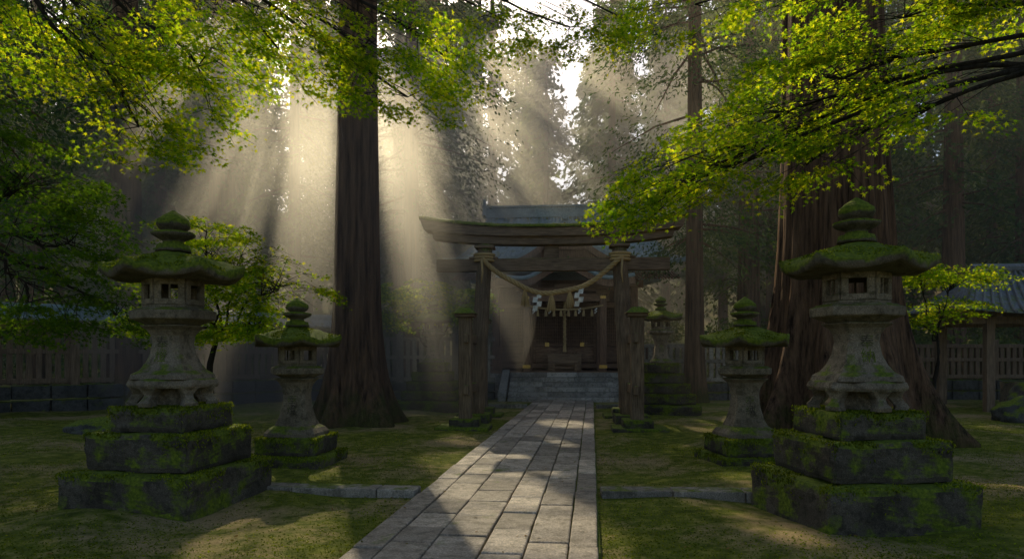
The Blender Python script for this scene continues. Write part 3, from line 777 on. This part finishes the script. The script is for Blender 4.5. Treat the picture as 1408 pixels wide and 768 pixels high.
# ------------------------------------------------------------ maples
def star():
    A=[-105,-80,-52,-28,0,28,52,80,105]; r=[.62,.30,.92,.36,1.0,.36,.92,.30,.62]
    pts=[(q*math.cos(math.radians(a)),q*math.sin(math.radians(a))) for a,q in zip(A,r)]
    return np.array(pts+[(-.12,0)])
STAR=star()
def maple(base,fork,blobs,mat,ls=.042,lps=95,rs=.42,tr=.13,lod=True,wob=.25,limb=.28,gapf=None):
    b=MB(); base=Vector(base);fork=Vector(fork)
    pts=[base.lerp(fork,t)+Vector((math.sin(t*5+base.x)*wob*.5*t*(1-t)*2,math.cos(t*4)*wob*.5*t*(1-t)*2,0)) for t in [i/8 for i in range(9)]]
    b.tube(pts,[tr*(1.3-.8*i/8) for i in range(9)],10)
    LC=[];LD=[]
    for c,r,n in blobs:
        c=Vector(c);r=Vector(r)
        mid=fork.lerp(c,.5)+Vector((R.uniform(-.3,.3),R.uniform(-.3,.3),.12*(c-fork).length))
        lim=[fork*(1-t)**2+mid*2*t*(1-t)+c*t*t+Vector((noise.noise(Vector((t*4,c.x,c.z)))*.2,0,noise.noise(Vector((t*4,c.z,c.x)))*.2))*(1 if 0<t<1 else 0) for t in [i/12 for i in range(13)]]
        b.tube(lim,[tr*limb*(1-.85*i/12)+.005 for i in range(13)],7)
        for i in range(n):
            while True:
                q=Vector((R.uniform(-1,1),R.uniform(-1,1),R.uniform(-1,1)))
                if q.length<1: break
            p=c+Vector((q.x*r.x,q.y*r.y,q.z*r.z))
            st=lim[R.choice([7,8,9,10,11,12])]
            m1=st.lerp(p,.5)+Vector((R.uniform(-.1,.1),R.uniform(-.1,.1),.08+R.uniform(-.05,.08)))
            b.tube([st,m1,p],[.007,.005,.003],4,False)
            head=(p-st); head.z=0; hd=math.atan2(head.y,head.x)+R.uniform(-.5,.5)
            R1=rs*R.uniform(.7,1.25); tilt=R.uniform(.1,.6)
            nt=6
            for k in range(nt):
                an=hd+(-1.25+2.5*k/(nt-1))+R.uniform(-.15,.15); ll=R1*(1.15-.35*abs(k-2.5)/2.5)
                dv=np.array([math.cos(an),math.sin(an),0.])
                e2=p+Vector((dv[0]*ll,dv[1]*ll,-tilt*ll))
                if k%2==0: b.tube([p,p.lerp(e2,.9)],[.003,.002],3,False)
                m=lps//nt; t=rng.uniform(.05,1.05,m); sd=rng.normal(0,.085,m)
                C=np.array(p)+dv*(ll*t)[:,None]+np.array([-dv[1],dv[0],0])*sd[:,None]
                C[:,2]+= -tilt*ll*t**1.6+rng.normal(0,.03,m)
                LC.append(C); a2=an+np.sign(sd)*rng.uniform(.2,1.1,m)
                LD.append(np.stack([np.cos(a2),np.sin(a2),rng.uniform(-1.1,.1,m)],1))
    tro=b.ob('maple_tree',M_mbark,None,smooth=True)
    C=np.concatenate(LC);D=norm(np.concatenate(LD))
    if gapf:
        kp=carve(C,gapf,.72,1.0)|(rng.uniform(0,1,len(C))<.12); C=C[kp];D=D[kp]
    n=len(C)
    Nn=norm(np.stack([rng.normal(0,.7,n),rng.normal(0,.7,n),np.ones(n)],1)); W=norm(np.cross(Nn,D)); 
    s=ls*rng.uniform(.65,1.25,n)
    T=STAR if lod else np.array([(1,0),(.15,.75),(-.3,0),(.15,-.75)])
    V=C[:,None,:]+s[:,None,None]*(T[None,:,0,None]*D[:,None,:]+T[None,:,1,None]*W[:,None,:])
    Nv=np.cross(D,W); V-= (s[:,None]*np.abs(T[None,:,1])*.25)[:,:,None]*Nv[:,None,:]*np.sign(-Nv[:,2:3])[:,None,:]*-1
    from_np('leaves',V.reshape(-1,3),np.arange(n*len(T)).reshape(n,-1),mat,tro)
maple((8.2,6.6,0),(7.4,7.0,4.9),[((5.4,7.2,5.45),(1.2,.9,.28),20),((4.2,7.3,5.2),(1.0,.9,.42),30),((3.4,7.4,4.6),(.9,.8,.42),38),
  ((2.6,7.5,4.05),(.8,.7,.36),36),((1.85,7.6,3.5),(.6,.6,.32),26),((1.35,7.6,3.15),(.35,.4,.2),10),((3.4,7.8,5.7),(1.5,.8,.3),20),((2.2,8.2,5.8),(.8,.8,.25),10),((4.2,6.9,4.1),(.6,.5,.2),10),((3.1,7.2,3.6),(.5,.5,.22),12)],L_map,.045,90,.40,.13)
maple((-8.0,6.0,0),(-6.0,6.8,6.6),[((-4.6,7.4,5.1),(1.0,.9,.6),36),((-3.5,7.6,4.8),(.8,.8,.65),38),((-2.6,7.6,5.0),(.8,.8,.6),32),((-1.7,7.8,5.1),(.8,.8,.5),26),
  ((-.8,8.0,5.1),(.5,.7,.4),16),((-4.1,7.5,4.1),(.5,.5,.45),20),((-1.3,8.5,4.8),(.6,.6,.4),10),((-5.6,7.4,5.0),(.8,.6,.5),20),((-.1,9.4,6.2),(.6,.6,.3),12),((.8,9.4,6.1),(.7,.6,.3),14),((1.6,9.6,6.3),(.6,.6,.25),8)],L_map,.045,90,.40,.15)
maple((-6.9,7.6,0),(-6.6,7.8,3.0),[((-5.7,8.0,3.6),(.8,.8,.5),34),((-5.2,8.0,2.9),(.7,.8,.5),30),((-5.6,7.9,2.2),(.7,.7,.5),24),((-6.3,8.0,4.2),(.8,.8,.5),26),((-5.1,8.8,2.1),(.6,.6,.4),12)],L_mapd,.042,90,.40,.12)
maple((-5.7,12.6,0),(-5.4,12.5,1.9),[((-5.0,12.2,3.3),(1.2,.8,.42),44),((-4.1,12.0,2.8),(.9,.7,.5),44),((-5.8,12.3,2.8),(.9,.8,.55),34),((-4.5,11.9,2.05),(.8,.6,.35),30),((-6.4,12.4,2.2),(.8,.6,.4),22),((-5.5,12.3,3.8),(.8,.6,.25),18),((-5.0,12.0,2.3),(.6,.5,.4),16)],L_map,.05,90,.48,.08,gapf=[GAPS[3],GAPS[4],GAPS[5]])
maple((-2.4,22,0),(-2.6,21.8,1.8),[((-3.2,21.2,3.6),(1.2,.9,.5),30),((-2.2,21.2,3.0),(.9,.8,.5),28),((-1.5,21.4,3.3),(.7,.7,.5),20),((-4.0,21.4,2.9),(.9,.8,.5),20)],L_map,.06,110,.55,.08,False)
maple((9.0,14.6,0),(9.1,14.6,1.9),[((8.6,14.4,3.3),(.7,.7,.25),20),((9.5,14.4,3.3),(.8,.7,.25),22),((9.2,14.5,2.6),(.8,.7,.25),18),((8.4,14.5,2.3),(.5,.5,.2),8)],L_map,.05,80,.45,.05)

# ------------------------------------------------------------ ground cover
def cover():
    n=150000; y=3.5+ (rng.uniform(0,1,n)**1.4)*14; x=rng.uniform(-1,1,n)*(.8*y+1.0)
    xc=-.93+.117*y; k=np.abs(x-xc)>1.0
    f=np.sin(1.1*x+2)*np.sin(.9*y+1)+.5*np.sin(2.7*x-1.3*y)+rng.normal(0,.35,n); k&=(f>-.3)|(np.abs(x-xc)<1.06)
    for cx,cy,w in((-3.66,7.38,.78),(3.42,6.78,.78),(-3.13,9.95,.55),(3.36,9.85,.55)): k&=~((abs(x-cx)<w)&(abs(y-cy)<w))
    x=x[k];y=y[k];n=len(x); C=np.stack([x,y,gh(x,y)+.003],1); D=rng.normal(0,.9,(n,3));D[:,2]=abs(D[:,2])*.6+.15
    V,F=rhombs(C,D,rng.normal(size=(n,3)),rng.uniform(.014,.034,n),rng.uniform(.006,.015,n)); from_np('moss_cover',V,F,L_moss)
    n=1100; y=rng.uniform(4.5,20,n); x=rng.uniform(-1,1,n)*(.75*y); xc=-.93+.117*y; on=np.abs(x-xc)<.97
    k=~on|(rng.uniform(0,1,n)<.35); x=x[k];y=y[k];on=on[k];n=len(x); C=np.stack([x,y,np.where(on,.085,gh(x,y)+.015)],1)
    a=rng.uniform(0,6.28,n);D=np.stack([np.cos(a),np.sin(a),rng.normal(0,.15,n)],1);W=np.stack([-np.sin(a),np.cos(a),rng.normal(0,.3,n)],1)
    V,F=rhombs(C,D,W,rng.uniform(.025,.055,n),rng.uniform(.015,.03,n)); from_np('fallen_leaves',V,F,L_dry)
cover()

# ------------------------------------------------------------ mist volumes
def mist():
    import bmesh
    def vm(name,d,g):
        m=bpy.data.materials.new(name); m.use_nodes=True; nt=m.node_tree; nt.nodes.remove(nt.nodes['Principled BSDF'])
        v=nt.nodes.new('ShaderNodeVolumeScatter'); v.inputs['Density'].default_value=d; v.inputs['Anisotropy'].default_value=g
        v.inputs['Color'].default_value=(1,.95,.85,1)
        nt.links.new(v.outputs[0],nt.nodes['Material Output'].inputs['Volume']); return m
    b=MB(); b.box((0,46.5,8),(110,65,17)); b.ob('mist',vm('thin_mist',.005,.55))
    for c,r,m in (((-5.0,17.8,3.8),(5.8,5.4,6.4),vm('mist_bank_near',.056,.66)),((3.5,36,9),(16,7.5,9.5),vm('mist_bank_far',.030,.70))):
        bm=bmesh.new(); bmesh.ops.create_icosphere(bm,subdivisions=4,radius=1); me=bpy.data.meshes.new('mist_bank'); bm.to_mesh(me); bm.free()
        me.materials.append(m); o=bpy.data.objects.new('mist_bank',me); o.location=c; o.scale=r; COL.objects.link(o)
mist()

# ------------------------------------------------------------ light, camera
w=bpy.data.worlds.new('World'); S.world=w; w.use_nodes=True; nt=w.node_tree
sk=nt.nodes.new('ShaderNodeTexSky'); sk.sky_type='NISHITA'; sk.sun_disc=False
sk.sun_elevation=math.asin(SUN[2]); sk.sun_rotation=math.atan2(SUN[0],SUN[1])%(2*math.pi)
sk.dust_density=2.5; sk.ozone_density=.8
nt.links.new(sk.outputs[0],nt.nodes['Background'].inputs[0]); nt.nodes['Background'].inputs[1].default_value=.125
sl=bpy.data.lights.new('sun','SUN'); sl.energy=5; sl.angle=math.radians(.5); sl.color=(1,.83,.53)
so=bpy.data.objects.new('sun',sl); so.rotation_euler=Vector(SUN).to_track_quat('Z','Y').to_euler(); so.location=(0,0,40); COL.objects.link(so)
cam=bpy.data.cameras.new('camera'); cam.lens=24; cam.sensor_width=36; cam.shift_y=103/1408; cam.clip_end=1500; cam.clip_start=.05
co=bpy.data.objects.new('camera',cam); co.location=(0,0,1.6); co.rotation_euler=(math.pi/2,0,0); COL.objects.link(co); S.camera=co
S.view_settings.view_transform='Standard'; S.view_settings.look='None'; S.view_settings.exposure=0
